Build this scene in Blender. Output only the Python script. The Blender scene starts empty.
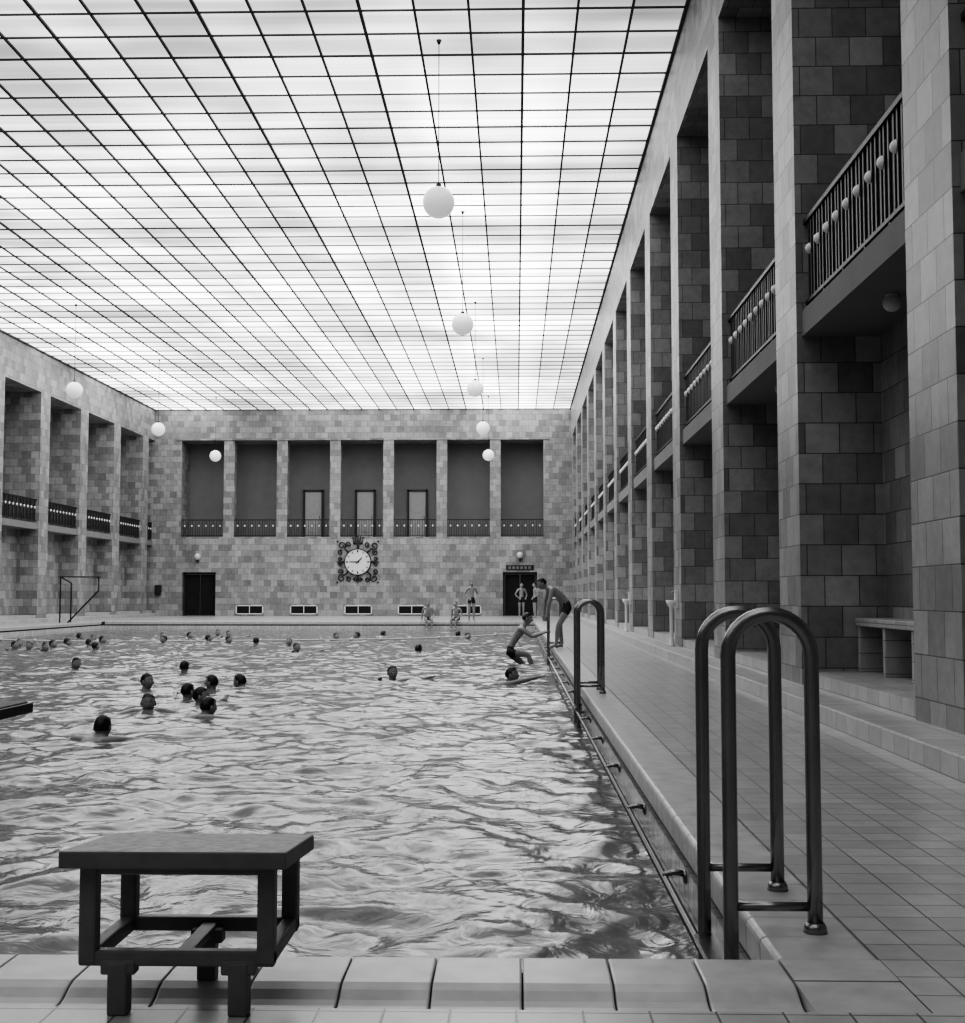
import bpy, bmesh, math, random
import numpy as np
from mathutils import Vector, Matrix
random.seed(7)
S = bpy.context.scene
COL = S.collection

# ------------------------------------------------------------------ dimensions
CX = -7.81                 # hall centre line
XR, XL = 2.78, -18.40      # pier planes
YF, YN = 65.5, -6.0        # far / near wall
ZC = 10.5                  # skylight height
ZB = 8.9                   # top of bays
PXR, PXL = 0.72, -16.34    # pool edges
PYN, PYF = 3.68, 51.0
ZW = -0.335                # water level
PITCH = 4.6; P0 = 8.2; PW = 1.0

# ------------------------------------------------------------------ materials
def new_mat(name):
    m = bpy.data.materials.new(name); m.use_nodes = True
    nt = m.node_tree
    for n in list(nt.nodes): nt.nodes.remove(n)
    out = nt.nodes.new('ShaderNodeOutputMaterial')
    b = nt.nodes.new('ShaderNodeBsdfPrincipled')
    nt.links.new(b.outputs[0], out.inputs[0])
    return m, nt, b

def g(v): return (v, v, v, 1)

def plain(name, v, rough=0.6, metal=0.0, var=0.12, scale=6.0, bump=0.0, spec=0.5, glow=0.0):
    m, nt, b = new_mat(name)
    tc = nt.nodes.new('ShaderNodeTexCoord')
    n = nt.nodes.new('ShaderNodeTexNoise'); n.inputs['Scale'].default_value = scale
    n.inputs['Detail'].default_value = 4
    nt.links.new(tc.outputs['Object'], n.inputs['Vector'])
    r = nt.nodes.new('ShaderNodeMapRange')
    r.inputs['From Min'].default_value = .3; r.inputs['From Max'].default_value = .7
    r.inputs['To Min'].default_value = v*(1-var); r.inputs['To Max'].default_value = v*(1+var)
    nt.links.new(n.outputs['Fac'], r.inputs['Value'])
    nt.links.new(r.outputs[0], b.inputs['Base Color'])
    b.inputs['Roughness'].default_value = rough
    b.inputs['Metallic'].default_value = metal
    b.inputs['Specular IOR Level'].default_value = spec
    if glow:
        b.inputs['Emission Color'].default_value = (1, 1, 1, 1); b.inputs['Emission Strength'].default_value = glow
    if bump:
        bp = nt.nodes.new('ShaderNodeBump'); bp.inputs['Strength'].default_value = bump
        bp.inputs['Distance'].default_value = .01
        nt.links.new(n.outputs['Fac'], bp.inputs['Height']); nt.links.new(bp.outputs[0], b.inputs['Normal'])
    return m

def tiles(name, w, h, c1, c2, cm, mortar=0.006, offset=0.5, rough=0.5, stain=0.15, bump=0.4, shift=(0, 0)):
    m, nt, b = new_mat(name)
    N, L = nt.nodes, nt.links
    geo = N.new('ShaderNodeNewGeometry')
    sp = N.new('ShaderNodeSeparateXYZ'); L.new(geo.outputs['Position'], sp.inputs[0])
    sn = N.new('ShaderNodeSeparateXYZ'); L.new(geo.outputs['Normal'], sn.inputs[0])
    def absgt(sock):
        a = N.new('ShaderNodeMath'); a.operation = 'ABSOLUTE'; L.new(sock, a.inputs[0])
        q = N.new('ShaderNodeMath'); q.operation = 'GREATER_THAN'; q.inputs[1].default_value = .6
        L.new(a.outputs[0], q.inputs[0]); return q.outputs[0]
    def mix(f, a, c):
        x = N.new('ShaderNodeMix'); x.data_type = 'FLOAT'
        L.new(f, x.inputs[0]); L.new(a, x.inputs[2]); L.new(c, x.inputs[3]); return x.outputs[0]
    u = mix(absgt(sn.outputs[0]), sp.outputs[0], sp.outputs[1])
    v = mix(absgt(sn.outputs[2]), sp.outputs[2], sp.outputs[1])
    cb = N.new('ShaderNodeCombineXYZ'); L.new(u, cb.inputs[0]); L.new(v, cb.inputs[1])
    ad = N.new('ShaderNodeVectorMath'); ad.operation = 'ADD'
    ad.inputs[1].default_value = (100*w+shift[0], 100*h+shift[1], 0); L.new(cb.outputs[0], ad.inputs[0])
    br = N.new('ShaderNodeTexBrick'); br.offset = offset
    br.inputs['Scale'].default_value = 1
    br.inputs['Brick Width'].default_value = w; br.inputs['Row Height'].default_value = h
    br.inputs['Mortar Size'].default_value = mortar; br.inputs['Mortar Smooth'].default_value = .2
    br.inputs['Color1'].default_value = g(c1); br.inputs['Color2'].default_value = g(c2)
    br.inputs['Mortar'].default_value = g(cm)
    L.new(ad.outputs[0], br.inputs['Vector'])
    last = br.outputs['Color']
    for sc, det, st in ((1.3, 8, stain), (9, 5, stain*.8)):
        n = N.new('ShaderNodeTexNoise'); n.inputs['Scale'].default_value = sc; n.inputs['Detail'].default_value = det
        n.inputs['Roughness'].default_value = .7
        L.new(geo.outputs['Position'], n.inputs['Vector'])
        r = N.new('ShaderNodeMapRange'); r.inputs['From Min'].default_value = .3; r.inputs['From Max'].default_value = .7
        r.inputs['To Min'].default_value = 1-st; r.inputs['To Max'].default_value = 1+st
        L.new(n.outputs['Fac'], r.inputs['Value'])
        mu = N.new('ShaderNodeVectorMath'); mu.operation = 'SCALE'
        L.new(last, mu.inputs[0]); L.new(r.outputs[0], mu.inputs['Scale']); last = mu.outputs[0]
    L.new(last, b.inputs['Base Color'])
    b.inputs['Roughness'].default_value = rough
    bp = N.new('ShaderNodeBump'); bp.invert = True; bp.inputs['Strength'].default_value = bump
    bp.inputs['Distance'].default_value = .006
    L.new(br.outputs['Fac'], bp.inputs['Height']); L.new(bp.outputs[0], b.inputs['Normal'])
    return m

M_stone = tiles('stone_cladding', .335, .30, .21, .40, .09, mortar=.005, rough=.42, stain=.17)
M_floor = tiles('deck_tile', .16, .16, .40, .48, .14, mortar=.0035, offset=0, rough=.28, stain=.12, bump=.3)
M_step = tiles('step_tile', .30, .15, .40, .48, .18, mortar=.004, offset=0, rough=.35, stain=.12)
M_basin = tiles('basin_tile', .15, .15, .46, .56, .2, mortar=.004, offset=0, rough=.25)
M_coping = plain('coping_ceramic', .48, rough=.32, var=.14, scale=9)
M_grout = plain('grout', .05, rough=.9)
M_plaster = plain('gallery_plaster', .20, rough=.8, var=.05, scale=2)
M_soffit = plain('soffit_plaster', .22, rough=.8, var=.05, scale=2)
M_iron = plain('dark_iron', .04, rough=.45, metal=.2)
M_ball = plain('white_knob', .85, rough=.3)
M_chrome = plain('bronze_tube', .30, rough=.26, metal=.85, var=.1)
M_wood = plain('painted_wood', .19, rough=.45, scale=14)
M_woodtop = plain('block_top_mat', .42, rough=.8, var=.25, scale=40, bump=.4)
M_globe = plain('opal_glass', .85, rough=.2, var=.02, glow=.30)  # faint glow added for sky light passing through the opal glass
M_bar = plain('skylight_bar', .07, rough=.6)
M_dark = plain('dark_interior', .015, rough=.8)  # near-black colour stands in for unlit depth in openings and cubbies
M_white = plain('white_enamel', .75, rough=.4, var=.03)
M_door = plain('grey_door', .36, rough=.5, var=.05)
M_skin = plain('skin', .28, rough=.42, var=.1, scale=5)
M_hair = plain('wet_hair', .02, rough=.35)
M_trunk = plain('swim_trunks', .025, rough=.7)
M_rope = plain('rope', .5, rough=.8)
M_coir = plain('coir_matting', .25, rough=.95, var=.3, scale=60, bump=.5)
M_lip = plain('lips', .16, rough=.5)

# skylight glass : luminous frosted daylight panes, shade of the roof structure painted as bands into the emission
def make_glass():
    m = bpy.data.materials.new('skylight_glass'); m.use_nodes = True
    nt = m.node_tree; N, L = nt.nodes, nt.links
    for n in list(N): N.remove(n)
    out = N.new('ShaderNodeOutputMaterial'); em = N.new('ShaderNodeEmission'); L.new(em.outputs[0], out.inputs[0])
    geo = N.new('ShaderNodeNewGeometry')
    mp = N.new('ShaderNodeMapping'); mp.inputs['Scale'].default_value = (1/.8825, 1/.8825, 0)
    mp.inputs['Location'].default_value = (18.4/.8825, 6/.8825, 0)
    L.new(geo.outputs['Position'], mp.inputs[0])
    fl = N.new('ShaderNodeVectorMath'); fl.operation = 'FLOOR'; L.new(mp.outputs[0], fl.inputs[0])
    wn = N.new('ShaderNodeTexWhiteNoise'); wn.noise_dimensions = '2D'; L.new(fl.outputs[0], wn.inputs['Vector'])
    s = N.new('ShaderNodeSeparateXYZ'); L.new(geo.outputs['Position'], s.inputs[0])
    sf = N.new('ShaderNodeSeparateXYZ'); L.new(fl.outputs[0], sf.inputs[0])
    def rng(sock, a, b_, c, d, smooth=True):
        r = N.new('ShaderNodeMapRange')
        if smooth: r.interpolation_type = 'SMOOTHSTEP'
        r.inputs['From Min'].default_value = a; r.inputs['From Max'].default_value = b_
        r.inputs['To Min'].default_value = c; r.inputs['To Max'].default_value = d
        L.new(sock, r.inputs['Value']); return r.outputs[0]
    def mul(a, c):
        x = N.new('ShaderNodeMath'); x.operation = 'MULTIPLY'; L.new(a, x.inputs[0]); L.new(c, x.inputs[1]); return x.outputs[0]
    def n1d(sock, sc, off, det=2):
        a = N.new('ShaderNodeMath'); a.operation = 'ADD'; a.inputs[1].default_value = off; L.new(sock, a.inputs[0])
        n = N.new('ShaderNodeTexNoise'); n.noise_dimensions = '1D'; n.inputs['Scale'].default_value = sc; n.inputs['Detail'].default_value = det
        L.new(a.outputs[0], n.inputs['W']); return n.outputs['Fac']
    a = rng(n1d(sf.outputs[0], .33, 11.3), .38, .62, .74, 1.28)
    a = mul(a, rng(n1d(s.outputs[1], .22, 4.0), .38, .62, .76, 1.2))
    a = mul(a, rng(n1d(s.outputs[1], 1.7, 9.0), .35, .65, .80, 1.18))
    pm = N.new('ShaderNodeVectorMath'); pm.operation = 'MULTIPLY'; pm.inputs[1].default_value = (.16, .22, 0); L.new(mp.outputs[0], pm.inputs[0])
    n2 = N.new('ShaderNodeTexNoise'); n2.inputs['Scale'].default_value = 1; n2.inputs['Detail'].default_value = 3; L.new(pm.outputs[0], n2.inputs['Vector'])
    a = mul(a, rng(n2.outputs['Fac'], .34, .66, .60, 1.4))
    a = mul(a, rng(wn.outputs['Value'], 0, 1, .92, 1.08, False))
    a = mul(a, rng(s.outputs[1], 12, 42, .78, 2.2))  # emission painted brighter towards the far end
    b1 = rng(s.outputs[0], -2.3, -1.5, 0, 1); b2 = rng(s.outputs[0], .2, 1.2, 1, 0)  # brighter lengthwise strip painted into the emission
    x = N.new('ShaderNodeMath'); x.operation = 'MULTIPLY_ADD'; L.new(mul(b1, b2), x.inputs[0]); x.inputs[1].default_value = .4; x.inputs[2].default_value = 1
    a = mul(a, x.outputs[0])
    L.new(a, em.inputs['Strength'])
    em.inputs['Color'].default_value = (1, 1, 1, 1)
    return m
M_glass = make_glass()

def make_water():
    m, nt, b = new_mat('pool_water'); N, L = nt.nodes, nt.links
    geo = N.new('ShaderNodeNewGeometry')
    n = N.new('ShaderNodeTexNoise'); n.inputs['Scale'].default_value = 5; n.inputs['Detail'].default_value = 3
    n.inputs['Distortion'].default_value = 1.4
    L.new(geo.outputs['Position'], n.inputs['Vector'])
    bp = N.new('ShaderNodeBump'); bp.inputs['Strength'].default_value = .35; bp.inputs['Distance'].default_value = .03
    L.new(n.outputs['Fac'], bp.inputs['Height']); L.new(bp.outputs[0], b.inputs['Normal'])
    b.inputs['Base Color'].default_value = g(.19)
    b.inputs['Roughness'].default_value = .11
    b.inputs['IOR'].default_value = 1.33
    return m
M_water = make_water()

# ------------------------------------------------------------------ helpers
def box(bm, x0, x1, y0, y1, z0, z1, mi=0):
    if x0 > x1: x0, x1 = x1, x0
    vs = [bm.verts.new(p) for p in ((x0,y0,z0),(x1,y0,z0),(x1,y1,z0),(x0,y1,z0),(x0,y0,z1),(x1,y0,z1),(x1,y1,z1),(x0,y1,z1))]
    for f in ((0,3,2,1),(4,5,6,7),(0,1,5,4),(1,2,6,5),(2,3,7,6),(3,0,4,7)):
        fc = bm.faces.new([vs[i] for i in f]); fc.material_index = mi

def sphere(bm, c, r, mi=0, seg=16, rings=10, sc=(1,1,1)):
    res = bmesh.ops.create_uvsphere(bm, u_segments=seg, v_segments=rings, radius=r,
          matrix=Matrix.Translation(c) @ Matrix.Diagonal((*sc, 1)))
    fs = set()
    for v in res['verts']:
        for f in v.link_faces: fs.add(f)
    for f in fs: f.material_index = mi; f.smooth = True
    return res['verts']

def tube(bm, pts, radii, seg=10, mi=0, cap=True):
    pts = [Vector(p) for p in pts]
    if not hasattr(radii, '__len__'): radii = [radii]*len(pts)
    n = len(pts); up = None; rings = []
    for i, p in enumerate(pts):
        d = (pts[min(i+1, n-1)]-pts[max(i-1, 0)]).normalized()
        if up is None:
            a = Vector((0,0,1)) if abs(d.z) < .9 else Vector((1,0,0))
            up = (a-d*a.dot(d)).normalized()
        else:
            up = (up-d*up.dot(d)).normalized()
        s = d.cross(up)
        rings.append([bm.verts.new(p+(up*math.cos(t)+s*math.sin(t))*radii[i]) for t in [2*math.pi*k/seg for k in range(seg)]])
    for a, b in zip(rings, rings[1:]):
        for k in range(seg):
            f = bm.faces.new((a[k], a[(k+1)%seg], b[(k+1)%seg], b[k])); f.smooth = True; f.material_index = mi
    if cap:
        f = bm.faces.new(rings[0][::-1]); f.material_index = mi
        f = bm.faces.new(rings[-1]); f.material_index = mi

def finish(name, bm, mats, loc=(0,0,0), rot=(0,0,0), bevel=0):
    bmesh.ops.recalc_face_normals(bm, faces=bm.faces[:])
    me = bpy.data.meshes.new(name); bm.to_mesh(me); bm.free()
    for m in mats: me.materials.append(m)
    ob = bpy.data.objects.new(name, me); COL.objects.link(ob)
    ob.location = loc; ob.rotation_euler = rot
    if bevel:
        md = ob.modifiers.new('bevel', 'BEVEL'); md.width = bevel; md.segments = 2; md.limit_method = 'ANGLE'
    return ob

def inst(src, name, loc=(0,0,0), rot=(0,0,0), sc=(1,1,1)):
    ob = bpy.data.objects.new(name, src.data); COL.objects.link(ob)
    ob.location = loc; ob.rotation_euler = rot; ob.scale = sc
    return ob

# ------------------------------------------------------------------ side walls
def side_wall(name, mirror):
    mx = (lambda x: 2*CX-x) if mirror else (lambda x: x)
    bm = bmesh.new()
    def B(x0, x1, *a, mi=0): box(bm, mx(x0), mx(x1), *a, mi=mi)
    k = -3
    while P0+PITCH*k < YF-.5:
        y = P0+PITCH*k; y0 = max(y, YN); y1 = min(y+PW, YF)
        B(XR, 3.6, y0, y1, .14, ZB)
        B(3.6, 4.6, y0, y1, 3.7, ZB)
        k += 1
    B(3.6, 3.75, YN, YF, 0, 3.57)                  # lower back wall
    B(4.6, 4.75, YN, YF, 3.7, ZB)                  # upper back wall
    B(XR+.05, 4.75, YN, YF, 3.56, 3.81, mi=1)      # balcony slab
    B(XR, 4.75, YN, YF+1.9, ZB, ZC+.1)             # frieze
    B(XR+.02, 3.62, YN, YF, -.1, .27, mi=2)        # bay floor
    return finish(name, bm, [M_stone, M_soffit, M_step])
side_wall('wall_right', False)
side_wall('wall_left', True)

bm = bmesh.new(); box(bm, 2.40, XR+.04, YN, YF, -.05, .14)
finish('trim_1', bm, [M_step], bevel=.012)
bm = bmesh.new(); box(bm, 2*CX-2.40, 2*CX-XR-.04, YN, YF, -.05, .14)
finish('trim_2', bm, [M_step], bevel=.012)

# far wall
bm = bmesh.new()
GW = 2.707; HB = 1.083
dL = (-16.9, -15.2); dR = (-.66, 1.06)
for a, b_ in ((2*CX-4.75, dL[0]), (dL[1], dR[0]), (dR[1], 4.75)):
    box(bm, a, b_, YF, YF+.5, -.1, 2.2)
box(bm, 2*CX-4.75, 4.75, YF, YF+.5, 2.2, 3.98)
box(bm, 2*CX-4.75, 4.75, YF+.45, YF+2, 3.8, 3.97, 1)
gl, gr = CX-3*GW-HB, CX+3*GW+HB
box(bm, 2*CX-4.75, gl, YF, YF+1.9, 3.98, ZB)
box(bm, gr, 4.75, YF, YF+1.9, 3.98, ZB)
for n in range(-3, 3):
    c = CX+(n+.5)*GW
    box(bm, c-.27, c+.27, YF, YF+.55, 3.98, ZB)
box(bm, 2*CX-4.75, 4.75, YF, YF+1.9, ZB, ZC+.1)
box(bm, gl-.1, gr+.1, YF+1.7, YF+1.9, 3.98, ZB, 1)
box(bm, gl-.3, gr+.3, YF-.05, YF, ZB+.02, ZB+.14)
finish('wall_far', bm, [M_stone, M_plaster])
bm = bmesh.new(); box(bm, 2*CX-4.75, 4.75, YN-.3, YN, -.1, ZC+.1)
finish('wall_near', bm, [M_stone])

# doors far
def far_door(name, x0, x1, z0, z1, y, leaf, leaves=2):
    bm = bmesh.new()
    t = .09
    box(bm, x0, x0+t, y-.06, y+.1, z0, z1, 1); box(bm, x1-t, x1, y-.06, y+.1, z0, z1, 1)
    box(bm, x0, x1, y-.06, y+.1, z1-t, z1, 1)
    w = (x1-x0-2*t)/leaves
    for i in range(leaves):
        a = x0+t+i*w
        box(bm, a+.01, a+w-.01, y, y+.05, z0+.01, z1-t-.01, 0)
        for (u, v) in ((.12, .45), (.52, .92)):
            box(bm, a+.1, a+w-.1, y-.015, y+.02, z0+(z1-z0)*u, z0+(z1-z0)*v, 0)
        tube(bm, [(a+w-.08, y-.06, z0+1.0), (a+w-.08, y-.06, z0+1.15)], .015, 6, 1)
    return finish(name, bm, [leaf, M_iron])
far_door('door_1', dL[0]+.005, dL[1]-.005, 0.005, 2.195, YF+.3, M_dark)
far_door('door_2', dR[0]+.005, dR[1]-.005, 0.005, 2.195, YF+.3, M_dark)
for i, n in enumerate((-1, 0, 1)):
    c = CX+n*GW
    far_door('door_%d' % (i+3), c-.52, c+.52, 3.99, 6.5, YF+1.59, M_door, 1)

# low vents / basement windows
for i, c in enumerate((-13.45, -10.7, -7.95, -5.25, -2.45)):
    bm = bmesh.new(); y = YF
    box(bm, c-.68, c+.68, y-.02, y-.005, .10, .52, 1)
    for x0, x1, z0, z1 in ((c-.7, c-.64, .08, .54), (c+.64, c+.7, .08, .54), (c-.7, c+.7, .08, .13), (c-.7, c+.7, .49, .54), (c-.02, c+.02, .1, .52)):
        box(bm, x0, x1, y-.05, y-.004, z0, z1, 0)
    finish('window_%d' % (i+1), bm, [M_white, M_dark])

# ------------------------------------------------------------------ floor, basin, coping
bm = bmesh.new()
XA, XB = 2*CX-2.5, 2.5
box(bm, XA-2, PXL-.28, YN, YF+1, -.3, -.0)
box(bm, PXR+.28, XB+1.5, YN, YF+1, -.3, -.0)
box(bm, PXL-.28, PXR+.28, YN, PYN-.46, -.3, -.0)
box(bm, PXL-.28, PXR+.28, PYF+.28, YF+1, -.3, -.0)
finish('floor', bm, [M_floor])

bm = bmesh.new()
D = -2.6
for zz0, zz1, off, mi in ((D, -.16, 0, 0), (-.16, -.125, .03, 1)):
    box(bm, PXL-.3, PXL-off, PYN-.3, PYF+.3, zz0, zz1, mi)
    box(bm, PXR+off, PXR+.3, PYN-.3, PYF+.3, zz0, zz1, mi)
    box(bm, PXL-off, PXR+off, PYN-.3, PYN-off, zz0, zz1, mi)
    box(bm, PXL-off, PXR+off, PYF+off, PYF+.3, zz0, zz1, mi)
box(bm, PXL, PXR, PYN, PYF, D-.2, D)
finish('pool_basin', bm, [M_basin, M_grout])

def coping_block(bm, org, along, inward_out, w, depth, dish=0.0):
    pr = [(0.0, -.115), (-.004, -.105), (-.006, -.02), (-.003, -.008), (.004, -.001), (.014, .0015),
          (depth*.30, .0015), (depth*.52, 0.0), (depth*.60, -.3*dish), (depth*.68, -.8*dish), (depth*.74, -dish),
          (depth-.012, -dish), (depth-.004, -dish-.004), (depth-.002, -dish-.015), (depth-.002, -.10)]
    o = Vector(org); a = Vector(along); q = Vector(inward_out)
    rings = []
    for s, ins in ((0.002, .004), (.004, .0012), (.008, 0), (w-.008, 0), (w-.004, .0012), (w-.002, .004)):
        rings.append([bm.verts.new(o+a*s+q*(p+(ins if p < depth*.5 else -ins))+Vector((0, 0, z-ins))) for p, z in pr])
    for r0, r1 in zip(rings, rings[1:]):
        for i in range(len(pr)-1):
            bm.faces.new((r0[i], r0[i+1], r1[i+1], r1[i]))
    bm.faces.new(rings[0]); bm.faces.new(rings[-1][::-1])
bm = bmesh.new()
W = .235
n = int((PXR+.28-(PXL-.28))/W)
for i in range(n):
    x = PXR - (i+1)*W
    if x < PXL: break
    coping_block(bm, (x, PYN, 0), (1, 0, 0), (0, -1, 0), W, .46, .03)
    coping_block(bm, (x, PYF, 0), (1, 0, 0), (0, 1, 0), W, .28)
y = PYN
while y+W < PYF+.2:
    coping_block(bm, (PXR, y, 0), (0, 1, 0), (1, 0, 0), W, .28)
    coping_block(bm, (PXL, y, 0), (0, 1, 0), (-1, 0, 0), W, .28)
    y += W
for x0, x1 in ((PXR+.003, PXR+.277), (PXL-.277, PXL-.003)):
    box(bm, x0, x1, PYN-.20, PYN-.003, -.1, .001)
    box(bm, x0, x1, PYN-.457, PYN-.205, -.1, -.001)
    box(bm, x0, x1, PYF+.005, PYF+.277, -.1, .001)
box(bm, PXR+.02, PXR+.279, PYN-.455, PYF+.27, -.124, -.012, 1); box(bm, PXL-.279, PXL-.02, PYN-.455, PYF+.27, -.124, -.012, 1)
box(bm, PXL, PXR, PYN-.455, PYN-.02, -.124, -.036, 1); box(bm, PXL, PXR, PYF+.02, PYF+.27, -.124, -.012, 1)
finish('pool_coping', bm, [M_coping, M_grout])

# hand rail on pool wall
bm = bmesh.new()
tube(bm, [(PXR-.09, PYN+.25, -.2), (PXR-.09, PYF-.3, -.2)], .017, 8)
yy = PYN+1.95
while yy < PYF-.3:
    tube(bm, [(PXR+.01, yy, -.18), (PXR-.05, yy, -.17), (PXR-.09, yy, -.18), (PXR-.09, yy, -.2)], .013, 6)
    sphere(bm, (PXR-.005, yy, -.19), .03, 0, 8, 6, (.4, 1, 1))
    yy += 1.75
finish('grab_rail', bm, [M_chrome])

# ------------------------------------------------------------------ ceiling
bm = bmesh.new()
vs = [bm.verts.new(p) for p in ((XL-.1, YN, ZC), (XR+.1, YN, ZC), (XR+.1, YF+.1, ZC), (XL-.1, YF+.1, ZC))]
bm.faces.new(vs[::-1])
finish('ceiling', bm, [M_glass])
bm = bmesh.new()
CW = (XR-XL)/24
for i in range(25):
    x = XL+i*CW; hw = .020 if i % 3 else .026
    box(bm, x-hw, x+hw, YN, YF, ZC-.045, ZC-.004)
j = 0; y = YN
while y < YF:
    hw = .016 if j % 4 else .022
    box(bm, XL, XR, y-hw, y+hw, ZC-.032, ZC-.004)
    y += CW; j += 1
box(bm, XR-.05, XR, YN, YF, ZC-.06, ZC-.003); box(bm, XL, XL+.05, YN, YF, ZC-.06, ZC-.003)
finish('skylight_grid', bm, [M_bar])

# ------------------------------------------------------------------ railings
def railing_mesh(name, L, h=.92, ball=.055, bw=.019):
    bm = bmesh.new()
    box(bm, -.03, .03, 0, L, h-.045, h); box(bm, -.018, .018, 0, L, .07, .105)
    n = max(2, round(L/.12)); n -= n % 3; st = L/n
    for i in range(1, n):
        y = i*st
        if i % 3 == 2: y -= st*.18
        box(bm, -.012, .012, y-bw, y+bw, 0 if i % 6 == 0 else .08, h-.03)
        if i % 3 == 1:
            yc = i*st+st*.42
            sphere(bm, (0, yc, h*.64), ball, 1, 12, 8)
            box(bm, -.008, .008, y, y+st, h*.64-.008, h*.64+.008)
    return finish(name, bm, [M_iron, M_ball])
R0 = None
k = -3
while P0+PITCH*k+PW < YF-.5:
    y = P0+PITCH*k+PW; L = PITCH-PW
    if y+L > YN:
        if R0 is None:
            R0 = railing_mesh('balcony_railing', L); R0.location = (XR+.11, y, 3.81)
        else:
            inst(R0, 'balcony_railing', (XR+.11, y, 3.81))
        inst(R0, 'balcony_railing', (2*CX-XR-.11, y, 3.81), (0, 0, 0))
    k += 1
RF = railing_mesh('gallery_railing', GW-.54, .90, .05, .010)
RF.location = (CX-3*GW-HB, YF+.12, 3.98); RF.rotation_euler = (0, 0, -math.pi/2)
for n in range(-2, 4):
    inst(RF, 'gallery_railing', (CX+n*GW-HB, YF+.12, 3.98), (0, 0, -math.pi/2))

# ------------------------------------------------------------------ hanging globes
def globe(name):
    bm = bmesh.new()
    sphere(bm, (0, 0, 0), .27, 0, 32, 20)
    tube(bm, [(0, 0, .25), (0, 0, .32)], [.06, .04], 12, 1)
    tube(bm, [(0, 0, .31), (0, 0, ZC-7.65-.02)], .008, 6, 1)
    tube(bm, [(0, 0, ZC-7.65-.1), (0, 0, ZC-7.65-.03)], [.02, .05], 10, 1)
    return finish(name, bm, [M_globe, M_iron])
G0 = None
for i in range(-1, 5):
    for x in (-1.30, 2*CX+1.33):
        p = (x, 21.6+9.9*i, 7.65)
        if G0 is None: G0 = globe('globe_pendant_lamp'); G0.location = p
        else: inst(G0, 'globe_pendant_lamp', p)

# small ceiling globes under the balcony
bm = bmesh.new(); sphere(bm, (0, 0, -.07), .08, 0, 20, 12); tube(bm, [(0, 0, -.02), (0, 0, 0)], .06, 16, 1)
D0 = finish('ceiling_light', bm, [plain('milk_glass_shade', .6, rough=.3), M_white], (3.2, P0+PW+1.8, 3.56))
for k in range(1, 12): inst(D0, 'ceiling_light', (3.2, P0+PW+1.8+PITCH*k, 3.56))

# benches in right hand bays
bm = bmesh.new()
L = PITCH-PW-.1
box(bm, -.14, .16, 0, L, .44, .52)
for i in range(5):
    y = i*(L-.07)/4; box(bm, -.12, .16, y, y+.07, 0, .44)
box(bm, .13, .16, 0, L, 0, .44, 1)  # dark back panel, shade inside the cubbies put into its colour
B0 = finish('stone_bench', bm, [M_step, M_dark], (3.43, P0+PW+.05, .27), bevel=.01)
for k in range(1, 12): inst(B0, 'stone_bench', (3.43, P0+PW+.05+PITCH*k, .27))

# ------------------------------------------------------------------ ladders
def ladder(name, y0, y1):
    bm = bmesh.new(); r = .023
    x0, x1, top = .64, .89, .945
    cx, R = (x0+x1)/2, (x1-x0)/2
    for y in (y0, y1):
        pts = [(x0, y, -1.5), (x0, y, -.5), (x0, y, 0), (x0, y, top-R-.05)]
        pts += [(cx-R*math.cos(a), y, top-R+R*math.sin(a)) for a in [math.pi*i/14 for i in range(15)]]
        pts += [(x1, y, top-R-.05), (x1, y, .3), (x1, y, .0)]
        tube(bm, pts, r, 14)
        tube(bm, [(x0, y, .075), (x1, y, .075)], .014, 10)
        tube(bm, [(x1, y, .0), (x1, y, .018), (x1, y, .03)], [.036, .033, .026], 16)
        for z in (-.24, -1.2): tube(bm, [(x0, y, z), (PXR+.005, y, z)], .014, 8)
    for z in (-.16, -.42, -.68, -.95, -1.22):
        box(bm, x0-.035, x0+.035, y0, y1, z-.012, z+.012)
    return finish(name, bm, [M_chrome])
ladder('pool_ladder', 3.97, 4.53)
ladder('pool_ladder', 13.5, 14.05)
ladder('pool_ladder', 25.7, 26.26)

# ------------------------------------------------------------------ starting block
bm = bmesh.new()
X0, X1, Y0, Y1 = -1.03, -.60, 3.17, 3.50
zf, zb = .395, .36
vs = [bm.verts.new(p) for p in ((-1.09, 3.11, zf-.042), (-.545, 3.11, zf-.042), (-.545, 3.54, zb-.042), (-1.09, 3.54, zb-.042),
                                (-1.09, 3.11, zf), (-.545, 3.11, zf), (-.545, 3.54, zb), (-1.09, 3.54, zb))]
for f in ((0,3,2,1),(4,5,6,7),(0,1,5,4),(1,2,6,5),(2,3,7,6),(3,0,4,7)):
    fc = bm.faces.new([vs[i] for i in f]); fc.material_index = 1 if f == (4,5,6,7) else 0
t = .021
for x in (X0, X1):
    for y in (Y0, Y1): box(bm, x-t, x+t, y-t, y+t, .12, .355 if y == Y0 else .325)
for y in (Y0, Y1):
    box(bm, X0-t, X1+t, y-.018, y+.018, .115, .152)
    box(bm, X0, X1, y-.015, y+.015, .33 if y == Y0 else .30, .35 if y == Y0 else .32)
for x in (X0, X1):
    box(bm, x-.018, x+.018, Y0, Y1, .115, .152)
for x, y in ((-.955, Y0), (-.665, Y0), (-.81, 3.46)):
    box(bm, x-.024, x+.024, y-.024, y+.024, .0, .125)
    box(bm, x-.042, x+.042, y-.021, y+.021, .095, .13)
box(bm, -.83, -.79, Y0, Y1, .118, .14)
finish('starting_block', bm, [M_wood, M_woodtop], bevel=.005)

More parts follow.
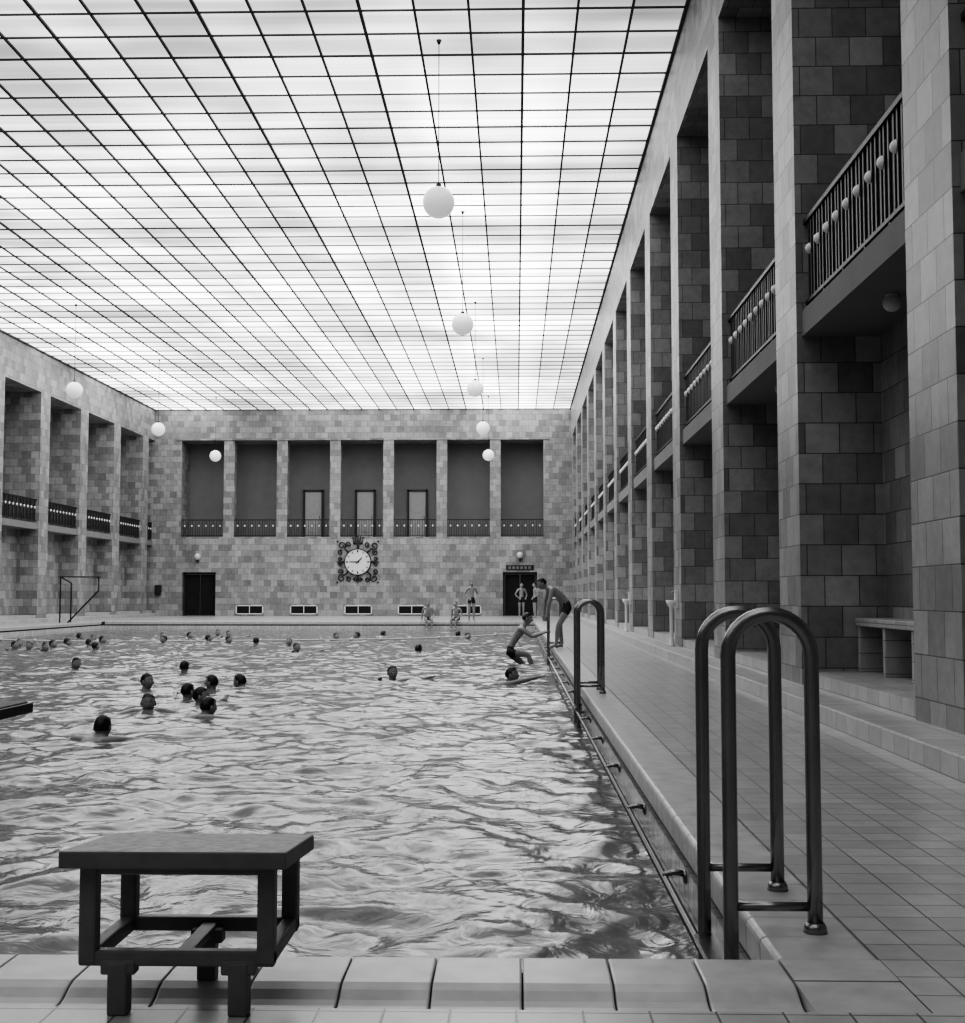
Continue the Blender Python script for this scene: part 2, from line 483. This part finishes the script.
# springboard at left
bm = bmesh.new()
box(bm, -3.02, -2.50, 1.6, 6.72, .40, .45, 0); box(bm, -3.0, -2.52, 2.2, 6.70, .45, .458, 1)
box(bm, -3.05, -2.47, 1.7, 1.85, .0, .40, 0)
for x in (-3.0, -2.56):
    box(bm, x, x+.06, 3.05, 3.12, .0, .36); box(bm, x, x+.06, 1.8, 3.1, .0, .05)
tube(bm, [(-3.1, 3.08, .37), (-2.44, 3.08, .37)], .04, 12)
finish('springboard', bm, [M_iron, M_coir], bevel=.006)

# tubular stand far left
bm = bmesh.new()
A, Bx, y = -17.0, -15.6, 49.6+2
A, Bx, y = -17.15, -15.7, 48.6
tube(bm, [(A, y, 0), (A, y, 1.72), (Bx, y, 1.72)], .03, 8)
tube(bm, [(Bx, y, 1.72), (Bx, y, 1.2), (A+.3, y, .0)], .03, 8)
tube(bm, [(A, y+1.2, 0), (A, y+1.2, 1.5), (A, y, 1.72)], .03, 8)
box(bm, A-.05, Bx+.05, y-.12, y+.12, 1.70, 1.73)
finish('diving_stand', bm, [M_iron])

# rope
bm = bmesh.new()
pts = []
for i in range(40):
    s = i/39; pts.append((PXL+.05+(PXR-PXL-.1)*s, 36+5*s, ZW+.02+.22*(2*s-1)**4))
tube(bm, pts, .02, 6)
for i in range(2, 38, 2): sphere(bm, pts[i], .06, 0, 8, 6)
finish('lane_rope', bm, [M_rope])

# ------------------------------------------------------------------ clock
bm = bmesh.new()
def disc(c, r0, r1, y, th, mi, seg=48):
    for i in range(seg):
        a0, a1 = 2*math.pi*i/seg, 2*math.pi*(i+1)/seg
        P = lambda r, a, yy: (c[0]+r*math.cos(a), yy, c[1]+r*math.sin(a))
        v = [bm.verts.new(P(r1, a0, y)), bm.verts.new(P(r1, a1, y)), bm.verts.new(P(r1, a1, y+th)), bm.verts.new(P(r1, a0, y+th))]
        f = bm.faces.new(v); f.material_index = mi
        if r0 > 0:
            w = [bm.verts.new(P(r0, a0, y)), bm.verts.new(P(r0, a1, y))]
            f = bm.faces.new((w[0], w[1], v[1], v[0])); f.material_index = mi
        else:
            w = bm.verts.new((c[0], y, c[1])); f = bm.faces.new((w, v[1], v[0])); f.material_index = mi
cc = (-7.98, 2.72)
disc(cc, 0, .64, YF-.12, .12, 0); disc(cc, .64, .68, YF-.16, .16, 1)
for h in range(12):
    a = math.pi*h/6; u = Vector((math.sin(a), 0, math.cos(a)))
    p = Vector((cc[0], YF-.13, cc[1]))
    tube(bm, [p+u*.48, p+u*.59], .03 if h % 3 == 0 else .018, 6, 1)
for a, l, r in ((math.radians(272), .42, .03), (math.radians(45), .32, .035)):
    u = Vector((math.sin(a), 0, math.cos(a))); p = Vector((cc[0], YF-.15, cc[1]))
    tube(bm, [p-u*.08, p+u*l], [r, r*.5], 6, 1)
C3 = lambda x, z: Vector((cc[0]+x, YF-.06, cc[1]+z))
def scroll(x, z, r, a0, sgn):
    tube(bm, [C3(x+math.cos(a0+sgn*t_)*r*(1-.09*t_), z+math.sin(a0+sgn*t_)*r*(1-.09*t_)) for t_ in [k*.5 for k in range(16)]], .028, 6, 1)
for qx in (-1, 1):
    for qz in (-1, 1):
        scroll(qx*.82, qz*.82, .20, math.atan2(-qz, -qx), 1)
        scroll(qx*.48, qz*.88, .14, math.atan2(-qz, qx), -1); scroll(qx*.88, qz*.48, .14, math.atan2(qz, -qx), 1)
        tube(bm, [C3(qx*.48, qz*.48), C3(qx*.66, qz*.66)], [.04, .03], 6, 1)
        sphere(bm, C3(qx*1.03, qz*1.03), .05, 1, 8, 6)
for (x, z) in ((1, 0), (-1, 0), (0, -1)):
    tube(bm, [C3(x*.66, z*.66), C3(x*1.08, z*1.08)], [.05, .02], 6, 1); scroll(x*.9+.13*abs(z), z*.9+.13*abs(x), .11, 0, 1); scroll(x*.9-.13*abs(z), z*.9-.13*abs(x), .11, 3, -1)
z0 = .95
for i in range(-2, 3):
    tube(bm, [C3(i*.09, z0), C3(i*.13, z0+.3-.03*abs(i))], [.03, .02], 6, 1)
    sphere(bm, C3(i*.13, z0+.32-.03*abs(i)), .045, 1, 8, 6)
tube(bm, [C3(-.24, z0), C3(.24, z0)], .05, 6, 1)
tube(bm, [C3(0, .66), C3(0, z0)], .05, 6, 1)
finish('wall_clock', bm, [M_white, M_iron])

# small wall fixtures
def bracket(name, x, z):
    bm = bmesh.new(); sphere(bm, (x, YF-.18, z), .17, 0, 14, 10); tube(bm, [(x, YF-.02, z-.25), (x, YF-.18, z-.2), (x, YF-.18, z-.1)], .05, 8, 1)
    finish(name, bm, [D0.data.materials[0], M_iron])
bracket('wall_lamp', -16.1, 2.98); bracket('wall_lamp', .2, 3.05)
bm = bmesh.new(); box(bm, -18.25, -17.95, YF-.15, YF-.004, 1.05, 1.55); tube(bm, [(-18.1, YF-.17, 1.3), (-18.1, YF-.14, 1.3)], .1, 12)
finish('loudspeaker', bm, [M_iron], bevel=.01)
bm = bmesh.new(); box(bm, -.5, .9, YF-.04, YF-.004, 2.3, 2.55)
for i in range(6): box(bm, -.38+i*.2, -.26+i*.2, YF-.05, YF-.03, 2.36, 2.49, 1)
finish('door_sign', bm, [M_iron, M_soffit])
for k in (3, 5):
    bm = bmesh.new(); y = P0+PITCH*k+.5; x = XR
    tube(bm, [(x-.11, y, .142), (x-.11, y, .17), (x-.11, y, .3), (x-.11, y, .80), (x-.11, y, .86), (x-.11, y, .93)], [.07, .05, .03, .035, .08, .10], 16, 0)
    box(bm, x-.05, x-.003, y-.10, y+.10, .80, 1.10); tube(bm, [(x-.03, y, 1.06), (x-.09, y, 1.08), (x-.11, y, 1.02)], .012, 6, 1)
    finish('drinking_fountain', bm, [M_white, M_chrome])

# ------------------------------------------------------------------ people
def head_bm(bm, M):
    """head with face, ears, short hair. local: face -Y"""
    def T(v): return M @ v
    res = bmesh.ops.create_uvsphere(bm, u_segments=36, v_segments=26, radius=1)
    vs = res['verts']; ga = lambda d, c, s: math.exp(-((d.x-c[0])**2+(d.y-c[1])**2+(d.z-c[2])**2)/(2*s*s))
    hair = {}
    for v in vs:
        d = v.co.copy()
        x, y, z = d.x*.076, d.y*.097, d.z*.118
        if d.z < 0:
            x *= 1-.30*(-d.z)**1.3
            if d.y > 0: y *= 1-.45*(-d.z)
            else: y *= 1-.10*(-d.z)
        y -= .026*ga(d, (0, -.98, -.16), .11) + .012*ga(d, (0, -.98, .0), .1)
        for sx in (-1, 1):
            y += .013*ga(d, (sx*.36, -.92, .06), .15)
            y -= .005*ga(d, (sx*.55, -.8, -.22), .2)
        y -= .007*ga(d, (0, -.93, .26), .3)
        y -= .008*ga(d, (0, -.85, -.42), .10); y += .005*ga(d, (0, -.85, -.50), .04); y -= .007*ga(d, (0, -.8, -.57), .08)
        y -= .012*ga(d, (0, -.55, -.85), .2)
        ish = (d.z > .42 + .25*max(0, -d.y)) or (d.y > .05 and d.z > -.25) or (abs(d.x) > .8 and d.z > .12 and d.y > -.3)
        if ish:
            k = 1.08+.02*math.sin(17*d.x+9*d.z)*math.cos(13*d.y); x *= k; y *= k; z *= k
        hair[v] = ish
        v.co = Vector((x, y, z))
    fs = set(f for v in vs for f in v.link_faces)
    for f in fs:
        f.smooth = True; f.material_index = 1 if sum(hair[v] for v in f.verts) > len(f.verts)/2 else 0
    allv = list(vs)
    for sx in (-1, 1):
        allv += sphere(bm, (sx*.080, .008, -.005), .03, 0, 10, 8, (.35, .65, 1.05))
        allv += sphere(bm, (sx*.027, -.080, .006), .0115, 3, 10, 8)
        allv += sphere(bm, (sx*.027, -.0895, .006), .005, 1, 8, 6)
        allv += sphere(bm, (sx*.027, -.088, .027), .012, 1, 8, 6, (1.3, .4, .28))
    allv += sphere(bm, (0, -.089, -.055), .012, 4, 10, 6, (1.7, .4, .45))
    for v in set(allv): v.co = T(v.co)

def person_mesh(name, J, head_rot=(0, 0, 0), grip=False):
    V = {}; E = []
    bm = bmesh.new(); order = []
    rad = dict(pelvis=(.135, .105), waist=(.115, .088), chest=(.15, .11), nb=(.085, .07), neck=(.056, .056), head=(.06, .06))
    def add(n, p, r): V[n] = len(order); order.append((Vector(p), r))
    for n in ('pelvis', 'waist', 'chest', 'nb', 'neck', 'head'): add(n, J[n], rad[n])
    E += [('pelvis', 'waist'), ('waist', 'chest'), ('chest', 'nb'), ('nb', 'neck'), ('neck', 'head')]
    for s in 'LR':
        sh, el, wr = [Vector(J[k+s]) for k in ('sh', 'el', 'wr')]
        add('sh'+s, sh, (.062, .06)); add('ua'+s, sh.lerp(el, .45), (.05, .05)); add('el'+s, el, (.038, .038))
        add('fa'+s, el.lerp(wr, .35), (.039, .039)); add('wr'+s, wr, (.025, .022))
        d = (wr-el).normalized(); add('pa'+s, wr+d*.06, (.034, .017))
        E += [('nb', 'sh'+s), ('sh'+s, 'ua'+s), ('ua'+s, 'el'+s), ('el'+s, 'fa'+s), ('fa'+s, 'wr'+s), ('wr'+s, 'pa'+s)]
        hp, kn, an, to = [Vector(J[k+s]) for k in ('hip', 'kn', 'an', 'to')]
        add('hip'+s, hp, (.09, .09)); add('th'+s, hp.lerp(kn, .45), (.075, .078)); add('kn'+s, kn, (.052, .054))
        add('ca'+s, kn.lerp(an, .33), (.053, .055)); add('an'+s, an, (.033, .034)); add('to'+s, to, (.036, .022))
        E += [('pelvis', 'hip'+s), ('hip'+s, 'th'+s), ('th'+s, 'kn'+s), ('kn'+s, 'ca'+s), ('ca'+s, 'an'+s), ('an'+s, 'to'+s)]
    me = bpy.data.meshes.new('sk'); me.from_pydata([p for p, _ in order], [(V[a], V[b]) for a, b in E], [])
    ob = bpy.data.objects.new('sk', me); COL.objects.link(ob)
    sk = ob.modifiers.new('s', 'SKIN'); sk.use_smooth_shade = True; sk.branch_smoothing = .5
    ss = ob.modifiers.new('u', 'SUBSURF'); ss.levels = 2; ss.render_levels = 2
    for i, (p, r) in enumerate(order):
        me.skin_vertices[0].data[i].radius = r
        me.skin_vertices[0].data[i].use_root = (i == 0)
    dg = bpy.context.evaluated_depsgraph_get(); dg.update()
    body = bpy.data.meshes.new_from_object(ob.evaluated_get(dg))
    bpy.data.objects.remove(ob)
    bm.from_mesh(body)
    def seg(p, a, b_):
        ab = b_-a; t = max(0, min(1, (p-a).dot(ab)/max(ab.length_squared, 1e-9))); return (p-(a+ab*t)).length, t
    P = {n: order[i][0] for n, i in V.items()}
    for f in bm.faces:
        c = f.calc_center_median(); best = None
        for a, b_ in E:
            d, t = seg(c, P[a], P[b_])
            if best is None or d < best[0]: best = (d, a, b_, t)
        _, a, b_, t = best; f.smooth = True
        tr = (a == 'pelvis' and b_[:3] == 'hip') or (a == 'pelvis' and b_ == 'waist' and t < .55) or (a[:3] == 'hip' and t < .75)
        f.material_index = 2 if tr else 0
    for s in 'LR':
        sg = -1 if s == 'L' else 1
        el, wr = P['el'+s], P['wr'+s]; d = (wr-el).normalized()
        sd = d.cross(Vector((0, 0, 1)));  sd = sd.normalized() if sd.length > .2 else Vector((0, 1, 0))
        if abs(d.z) > .8: sd = Vector((0, -1, 0)) - d*d.dot(Vector((0, -1, 0))); sd.normalize()
        nn = d.cross(sd).normalized()*sg
        base = wr+d*.075
        curl = 1.0 if grip else .35
        for off, ln in ((-.027, .062), (-.009, .074), (.009, .08), (.027, .072)):
            p0 = base+sd*off; a1 = curl*.5; a2 = curl*1.2; a3 = curl*1.9
            u = lambda a: d*math.cos(a)+nn*math.sin(a)
            p1 = p0+u(a1)*ln*.45; p2 = p1+u(a2)*ln*.32; p3 = p2+u(a3)*ln*.25
            tube(bm, [p0-d*.02, p0, p1, p2, p3], [.009, .0095, .009, .008, .006], 7)
        p0 = wr+d*.025+sd*.022
        p1 = p0+(sd*.8+d*.6)*.03; p2 = p1+(sd*.35+d*.8+nn*.4*curl)*.032
        tube(bm, [p0-sd*.01, p0, p1, p2], [.011, .012, .0105, .008], 7)
    bm.normal_update()
    Mh = Matrix.Translation(Vector(J['head'])+Vector((0, 0, .03))) @ Matrix.Rotation(head_rot[2], 4, 'Z') @ Matrix.Rotation(head_rot[0], 4, 'X')
    head_bm(bm, Mh)
    me = bpy.data.meshes.new(name); bm.to_mesh(me); bm.free()
    for m in (M_skin, M_hair, M_trunk, M_white, M_lip): me.materials.append(m)
    return me

def P(**kw):
    J = dict(pelvis=(0, 0, .93), waist=(0, .01, 1.08), chest=(0, .01, 1.25), nb=(0, .015, 1.39), neck=(0, .005, 1.46), head=(0, -.01, 1.54),
             shL=(-.17, .01, 1.37), shR=(.17, .01, 1.37), elL=(-.22, .03, 1.09), elR=(.22, .03, 1.09), wrL=(-.24, -.05, .85), wrR=(.24, -.05, .85),
             hipL=(-.09, 0, .88), hipR=(.09, 0, .88), knL=(-.1, -.01, .49), knR=(.1, -.01, .49), anL=(-.1, .02, .08), anR=(.1, .02, .08),
             toL=(-.12, -.13, .025), toR=(.12, -.13, .025))
    J.update(kw); return J

tread = person_mesh('swimmer_tread', P(elL=(-.3, -.15, 1.28), wrL=(-.34, -.38, 1.30), elR=(.3, -.15, 1.26), wrR=(.34, -.38, 1.28),
    shL=(-.18, .01, 1.43), shR=(.18, .01, 1.43), nb=(0, .015, 1.43),
    knL=(-.15, -.2, .55), anL=(-.15, .1, .22), toL=(-.16, .1, .08), knR=(.14, -.1, .5), anR=(.14, .1, .12), toR=(.15, .1, .0)))
breast = person_mesh('swimmer_breast', P(pelvis=(0, .62, 1.20), waist=(0, .46, 1.28), chest=(0, .27, 1.38), nb=(0, .12, 1.44), neck=(0, .05, 1.47), head=(0, -.01, 1.53),
    shL=(-.18, .12, 1.45), shR=(.18, .12, 1.45), elL=(-.36, -.1, 1.42), elR=(.36, -.1, 1.42), wrL=(-.3, -.35, 1.40), wrR=(.3, -.35, 1.40),
    hipL=(-.09, .68, .98), hipR=(.09, .68, .98), knL=(-.16, 1.05, .85), knR=(.16, 1.05, .85), anL=(-.14, 1.42, .8), anR=(.14, 1.42, .8),
    toL=(-.16, 1.56, .78), toR=(.16, 1.56, .78)), head_rot=(.1, 0, 0))
wave = person_mesh('swimmer_arm', P(elL=(-.38, -.12, 1.38), wrL=(-.28, -.36, 1.46), elR=(.42, .02, 1.44), wrR=(.62, -.08, 1.50),
    shL=(-.18, .01, 1.43), shR=(.18, .01, 1.44),
    knL=(-.15, -.2, .55), anL=(-.15, .1, .22), toL=(-.16, .1, .08), knR=(.14, -.1, .5), anR=(.14, .1, .12), toR=(.15, .1, .0)), head_rot=(0, 0, .4))

def put(name, me, loc, rz, sc=1.0, rx=0, ry=0):
    ob = bpy.data.objects.new(name, me); COL.objects.link(ob)
    ob.location = loc; ob.rotation_euler = (rx, ry, rz); ob.scale = (sc, sc, sc); return ob

swim = [(-3.92, 12.4, 'b', 3.0), (-4.27, 15.1, 'b', .3), (-5.33, 18.8, 't', 1.2), (-4.25, 16.8, 'w', 2.2), (-3.45, 14.6, 'b', 2.4),
        (-4.40, 18.6, 't', -1.9), (-3.96, 18.9, 'b', -2.0), (-5.78, 22.7, 't', 3.0), (-8.18, 24.0, 'b', .8), (-1.99, 21.0, 'w', .2),
        (-2.27, 30.6, 'b', 2.9), (-5.25, 31.2, 'w', .5), (-6.1, 34.9, 't', 0), (-8.26, 37.1, 'b', 1.3), (-9.0, 37.9, 't', 2), (-10.2, 40.6, 'w', 1),
        (-7.1, 35.6, 't', 3), (-5.5, 40.0, 't', 1), (-5.0, 40.9, 't', -1.5), (-4.36, 42.6, 'b', 2.4), (-10.3, 31.8, 't', 2.5), (-12.0, 32.0, 'w', -.6),
        (-11.9, 33.2, 't', 1.5), (-12.2, 35.0, 'b', 2), (-10.1, 37.1, 't', -1), (-12.9, 33.6, 't', .4), (-13.4, 39.6, 'w', 2), (-1.5, 40.4, 't', 1),
        (-11.3, 34.2, 't', 2.2), (-10.9, 40.0, 't', .5), (-11.6, 36.4, 'w', 1.1), (-3.9, 16.0, 't', 1.7), (-9.4, 42.5, 'w', .3), (-10.0, 43.5, 't', .3),
        (-12.4, 38.0, 'b', .3), (-1.9, 42.0, 'w', 2.3), (-12.6, 32.4, 'w', .9), (-11.4, 31.4, 't', .9)]
mm = {'t': tread, 'b': breast, 'w': wave}
for i, (x, y, k, r) in enumerate(swim):
    sc = .97+.06*random.random()
    put('swimmer', mm[k], (x, y, ZW+.10-1.57*sc), r, sc, rx=random.uniform(-.05, .05))

reach = person_mesh('swimmer_reach', P(pelvis=(0, .62, 1.24), waist=(0, .46, 1.3), chest=(0, .26, 1.36), nb=(0, .1, 1.42), neck=(0, .04, 1.47), head=(0, -.03, 1.55),
    shL=(-.18, .1, 1.42), shR=(.18, .1, 1.42), elL=(-.2, -.2, 1.50), wrL=(-.12, -.46, 1.56), elR=(.38, .2, 1.4), wrR=(.45, .4, 1.38),
    hipL=(-.09, .68, 1.2), hipR=(.09, .68, 1.2), knL=(-.16, 1.05, 1.15), knR=(.16, 1.05, 1.13), anL=(-.14, 1.42, 1.1), anR=(.14, 1.42, 1.07),
    toL=(-.16, 1.56, 1.05), toR=(.16, 1.56, 1.05)))
put('swimmer', reach, (-.10, 20.0, ZW+.12-1.57), math.radians(80), 1.0)

climb = person_mesh('climber', P(pelvis=(0, .30, .80), waist=(0, .24, .95), chest=(0, .13, 1.12), nb=(0, .03, 1.25), neck=(0, -.01, 1.32), head=(0, -.06, 1.40),
    shL=(-.17, .05, 1.23), shR=(.17, .05, 1.23), elL=(-.24, -.16, 1.08), elR=(.24, -.16, 1.08), wrL=(-.26, -.40, 1.16), wrR=(.26, -.40, 1.16),
    hipL=(-.09, .30, .77), hipR=(.09, .30, .77), knL=(-.12, -.08, .72), knR=(.12, .0, .5), anL=(-.11, -.2, .34), anR=(.11, -.18, .08),
    toL=(-.11, -.34, .30), toR=(.11, -.33, .04)), head_rot=(.2, 0, 0), grip=True)
put('climbing_boy', climb, (.16, 25.98, -.88), math.radians(90), 1.0)
bend = person_mesh('bending', P(pelvis=(0, .16, .86), waist=(0, .09, 1.0), chest=(0, -.08, 1.12), nb=(0, -.22, 1.19), neck=(0, -.28, 1.23), head=(0, -.37, 1.27),
    shL=(-.17, -.19, 1.18), shR=(.17, -.19, 1.18), elL=(-.2, -.28, .92), elR=(.22, -.26, .90), wrL=(-.14, -.30, .68), wrR=(.16, -.28, .68),
    hipL=(-.09, .16, .82), hipR=(.09, .16, .82), knL=(-.11, -.00, .46), knR=(.11, -.06, .46), anL=(-.1, .06, .08), anR=(.1, -.10, .08), toL=(-.12, -.09, .025),
    toR=(.12, -.25, .025)), head_rot=(.45, 0, 0))
put('bending_boy', bend, (.84, 24.9, 0), math.radians(-82), .95)
stand = person_mesh('standing', P(elL=(-.3, .06, 1.12), wrL=(-.16, -.06, .96), elR=(.3, .06, 1.12), wrR=(.2, -.1, .98)))
put('standing_boy', stand, (-1.75, 51.15, 0), .4, .95)
put('standing_boy', stand, (.25, 60.5, 0), .3, .95)
put('standing_boy', stand, (.85, 59.0, 0), -1.3, .95)
sit = person_mesh('sitting', P(pelvis=(0, .12, .1), waist=(0, .1, .25), chest=(0, .06, .42), nb=(0, .03, .56), neck=(0, .0, .63), head=(0, -.03, .71),
    shL=(-.17, .03, .54), shR=(.17, .03, .54), elL=(-.24, .1, .28), elR=(.24, .1, .28), wrL=(-.24, .1, .06), wrR=(.2, -.12, .2),
    hipL=(-.09, .08, .09), hipR=(.09, .08, .09), knL=(-.12, -.34, .1), knR=(.12, -.34, .1), anL=(-.1, -.38, -.3), anR=(.1, -.36, -.3),
    toL=(-.1, -.5, -.36), toR=(.1, -.48, -.36)))
put('sitting_boy', sit, (-3.45, 51.05, 0.01), .2, .95)
put('sitting_boy', sit, (-2.35, 51.05, 0.01), -.3, .9)

# ------------------------------------------------------------------ water
xs = np.linspace(PXL, PXR, 430)
ysn = PYN+(PYF-PYN)*(np.linspace(0, 1, 1000)**1.3)
Xg, Yg = np.meshgrid(xs, ysn)
rs = np.random.RandomState(3)
Z = np.zeros_like(Xg)
Wx = Xg+.25*np.sin(1.5*Yg+1.3*np.sin(.9*Xg))+.08*np.sin(4.1*Xg+3.3*Yg)
Wy = Yg+.25*np.sin(1.4*Xg+1.1*np.sin(1.1*Yg))+.08*np.sin(3.7*Yg-4.3*Xg)
for i in range(44):
    lam = .26*(2.0/.26)**(rs.rand()); k_ = 2*math.pi/lam; th = rs.rand()*2*math.pi; ph = rs.rand()*6.28
    s_ = np.sin(k_*(Wx*math.cos(th)+Wy*math.sin(th))+ph)
    Z += .0029*lam**.85*(1-2*np.abs(s_)**1.3 if i % 2 else s_)
for (x, y, k_, r) in swim+[(-.1, 20, 'b', 0), (.2, 26, 'b', 0)]:
    rr = np.hypot(Xg-x, Yg-y); Z += .02*np.cos(rr*13)*np.exp(-rr/.5)
edge = np.minimum(np.minimum(Xg-PXL, PXR-Xg), np.minimum(Yg-PYN, PYF-Yg))
Z = ZW+Z*np.clip(.5+edge*2, 0, 1)
co = np.stack([Xg, Yg, Z], -1).reshape(-1, 3).astype(np.float32)
ny, nx = Xg.shape
idx = np.arange(nx*ny).reshape(ny, nx)
F = np.stack([idx[:-1, :-1], idx[:-1, 1:], idx[1:, 1:], idx[1:, :-1]], -1).reshape(-1, 4)
me = bpy.data.meshes.new('pool_water')
me.vertices.add(len(co)); me.vertices.foreach_set('co', co.ravel())
me.loops.add(F.size); me.loops.foreach_set('vertex_index', F.ravel().astype(np.int32))
me.polygons.add(len(F)); me.polygons.foreach_set('loop_start', np.arange(0, F.size, 4, dtype=np.int32))
me.polygons.foreach_set('loop_total', np.full(len(F), 4, dtype=np.int32))
me.update(calc_edges=True); me.validate()
me.polygons.foreach_set('use_smooth', np.ones(len(me.polygons), dtype=bool))
me.materials.append(M_water)
ob = bpy.data.objects.new('pool_water', me); COL.objects.link(ob)

# ------------------------------------------------------------------ world, camera
w = bpy.data.worlds.new('world'); S.world = w; w.use_nodes = True
w.node_tree.nodes['Background'].inputs[0].default_value = g(.5)
w.node_tree.nodes['Background'].inputs[1].default_value = .3
cam = bpy.data.cameras.new('camera'); co_ = bpy.data.objects.new('camera', cam); COL.objects.link(co_)
cam.sensor_fit = 'HORIZONTAL'; cam.sensor_width = 36; cam.lens = 1300/965*36
cam.clip_end = 300; cam.clip_start = .05
co_.location = (0, 0, 1.0)
co_.rotation_euler = (math.radians(90+3.72), 0, math.radians(1.476))
S.camera = co_
try:
    S.view_settings.view_transform = 'AgX'; S.view_settings.look = 'AgX - High Contrast'
    S.view_settings.exposure = .12
except Exception as e: print(e)
